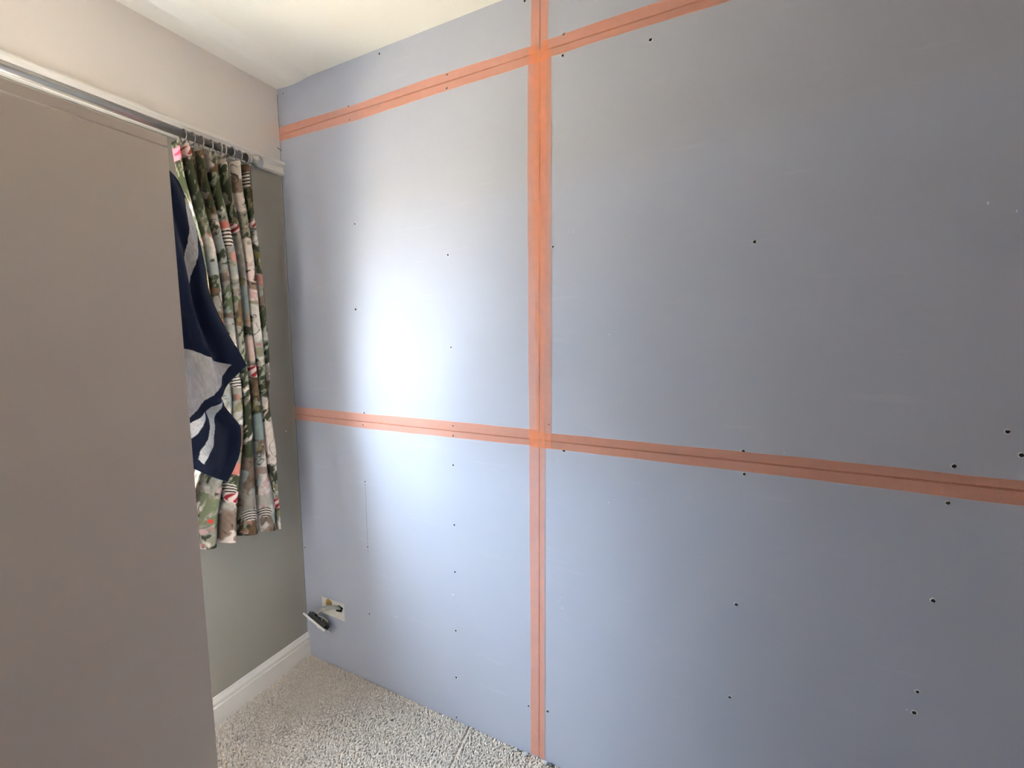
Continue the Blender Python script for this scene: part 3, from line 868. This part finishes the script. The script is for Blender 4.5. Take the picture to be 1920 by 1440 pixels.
# ------------------------------------------------------------------ loose double socket hanging by its cables
sk = tag(empty('socket_faceplate', (-0.05, -0.13, 0.22)), 'white double socket faceplate hanging loose by its cables', 'socket')
c0 = Vector((-0.050, -0.062, 0.259)); c1 = Vector((-0.040, -0.194, 0.200))
ax = (c1 - c0).normalized()
mid = (c0 + c1) / 2
view = (mid - CAM_POS).normalized()
bz = view - ax * view.dot(ax); bz.normalize()                       # short side of the plate lies along the sight line
nz = ax.cross(bz).normalized()
if nz.z > 0: nz = -nz
rot = Matrix.Rotation(math.radians(5), 3, ax)
bz = rot @ bz; nz = rot @ nz
FR = Matrix(((ax.x, bz.x, nz.x, mid.x), (ax.y, bz.y, nz.y, mid.y), (ax.z, bz.z, nz.z, mid.z), (0, 0, 0, 1)))
def plate_part(name, bm, m, parent=None, smooth=False):
    bm.transform(FR)
    o = obj(name, bm, m, smooth=smooth)
    return sub(o, sk)
plate_part('plate', boxes((-0.067, 0.067, -0.040, 0.040, -0.002, 0.0060), bev=0.002), 'plate')
bm = boxes((-0.050, 0.050, -0.030, 0.030, -0.017, -0.002), bev=0.002)
for s in (-0.034, 0.0, 0.034):
    box(bm, s - 0.009, s + 0.009, -0.024, 0.022, -0.024, -0.016, bev=0.001)
plate_part('socket_mechanism', bm, 'mech')
for s in (-0.030, 0.030):
    plate_part('rocker_switch', boxes((s - 0.007, s + 0.007, -0.036, -0.020, 0.005, 0.0085), bev=0.001), 'plate')
for s in (-0.0603, 0.0603):
    bm = bmesh.new()
    tube(bm, [(s, 0, -0.020), (s, 0, 0.004), (s, 0, 0.007)], [0.0017, 0.0017, 0.003], 8)
    plate_part('screw', bm, 'silver')
hole = Vector((BT - 0.002, -0.212, 0.287))
for k, (dx, dz, mm, rr) in enumerate(((0.0, 0.008, 'cable_g', 0.0032), (0.006, 0.0, 'cable_w', 0.0030), (-0.006, -0.005, 'cable_g', 0.0032), (0.002, -0.010, 'cable_w', 0.0024))):
    end = FR @ Vector((0.012 + 0.012 * k - 0.012, -0.010 + 0.007 * k, -0.018))
    pts = [hole + Vector((0.004, dx * .4, dz * .4)), hole + Vector((-0.020, 0.014 + dx, 0.016 + dz)), Vector((-0.042, -0.172 + dx, 0.308 + dz)), Vector((-0.056, -0.148 + dx * .5, 0.290 + dz * .5)),
           end + Vector((0.002, -0.002, 0.016)), end]
    bm = bmesh.new()
    tube(bm, spline(pts, 22), rr, 10)
    sub(obj('cable', bm, mm, smooth=True), sk)

# ------------------------------------------------------------------ crumbs of plaster by the foot of the tape
CR = [((-0.010, -1.123, 0.010), 0.0045, 'crumb_d', 'dark grit crumb on the carpet left of the tape foot'),
      ((-0.012, -1.150, 0.012), 0.0085, 'crumb', 'pale torn plaster flake on the carpet just left of the tape foot'),
      ((-0.012, -1.226, 0.012), 0.0080, 'crumb', 'pale torn plaster flake on the carpet just right of the tape foot'),
      ((-0.010, -1.246, 0.012), 0.0075, 'crumb_d', 'dark grit lump on the carpet right of the tape foot'),
      ((-0.113, -0.616, 0.009), 0.0050, 'crumb_d', 'dark fleck lying on the carpet in the middle of the floor')]
for i, (p, r, mm, lab) in enumerate(CR):
    bm = bmesh.new()
    bmesh.ops.create_icosphere(bm, subdivisions=2, radius=r)
    rg = random.Random(40 + i)
    for v in bm.verts:
        v.co = Vector((v.co.x * rg.uniform(.6, 1.1), v.co.y * rg.uniform(.8, 1.4), v.co.z * rg.uniform(.4, .8)))
    o = obj('plaster_crumb', bm, mm)
    o.location = p
    tag(o, lab, 'crumb', 'bits on the carpet')

# ------------------------------------------------------------------ carpet pile: one tuft per loop of yarn, nobody could count it
sp = 0.0070
gx = np.arange(ROOM_X + 0.004, -0.003, sp); gy = np.arange(ROOM_Y + 0.004, -0.020, sp)
PX, PYY = np.meshgrid(gx, gy)
px = (PX + RNG.uniform(-.42, .42, PX.shape) * sp).ravel(); py = (PYY + RNG.uniform(-.42, .42, PX.shape) * sp).ravel()
# a crease parts the pile, running out from the partition; a fainter dent runs beside the wardrobe
sd = (py + 0.904) - 0.15 * px
on = (px > -0.42) & (np.abs(sd) < 0.008)
py = np.where(on, py + np.sign(sd) * (0.008 - np.abs(sd)), py)
hgt = RNG.uniform(0.0080, 0.0108, px.shape) * (0.85 + 0.3 * fbm(px + 5, py + 5, 9, 201))
hgt = np.where((sd < -0.006) & (sd > -0.016) & (px > -0.42), hgt * 1.35, hgt)
hgt = np.where((np.abs(px + 0.30 + 0.3 * (py + 0.4)) < 0.010) & (py > -0.75) & (py < -0.1), hgt * 0.6, hgt)
n = len(px)
k = 4
ang = RNG.uniform(0, 6.28, n)
lean = RNG.normal(0, 0.0022, (n, 2))
rb = RNG.uniform(0.0036, 0.0050, n)
va = np.zeros((n, 2 * k + 1, 3))
for j in range(k):
    a = ang + 2 * np.pi * j / k
    va[:, j] = np.stack([px + rb * .8 * np.cos(a), py + rb * .8 * np.sin(a), np.full(n, 0.0005)], -1)
    va[:, k + j] = np.stack([px + lean[:, 0] * .7 + rb * np.cos(a + .3), py + lean[:, 1] * .7 + rb * np.sin(a + .3), hgt * .75], -1)
va[:, 2 * k] = np.stack([px + lean[:, 0], py + lean[:, 1], hgt], -1)
base = (np.arange(n) * (2 * k + 1))[:, None]
tris = []
for j in range(k):
    j2 = (j + 1) % k
    tris += [np.concatenate([base + j, base + j2, base + k + j2], 1), np.concatenate([base + j, base + k + j2, base + k + j], 1),
             np.concatenate([base + k + j, base + k + j2, base + 2 * k], 1)]
tf = np.stack(tris, 1).reshape(-1, 3)
va[..., 0] = np.minimum(va[..., 0], -0.001)
pile = grid_mesh('carpet_pile', va.reshape(-1, 3), tf, None, 'pile')
tag(pile, 'short beige grey carpet pile covering the floor', kind='stuff')
pile['category'] = 'carpet'
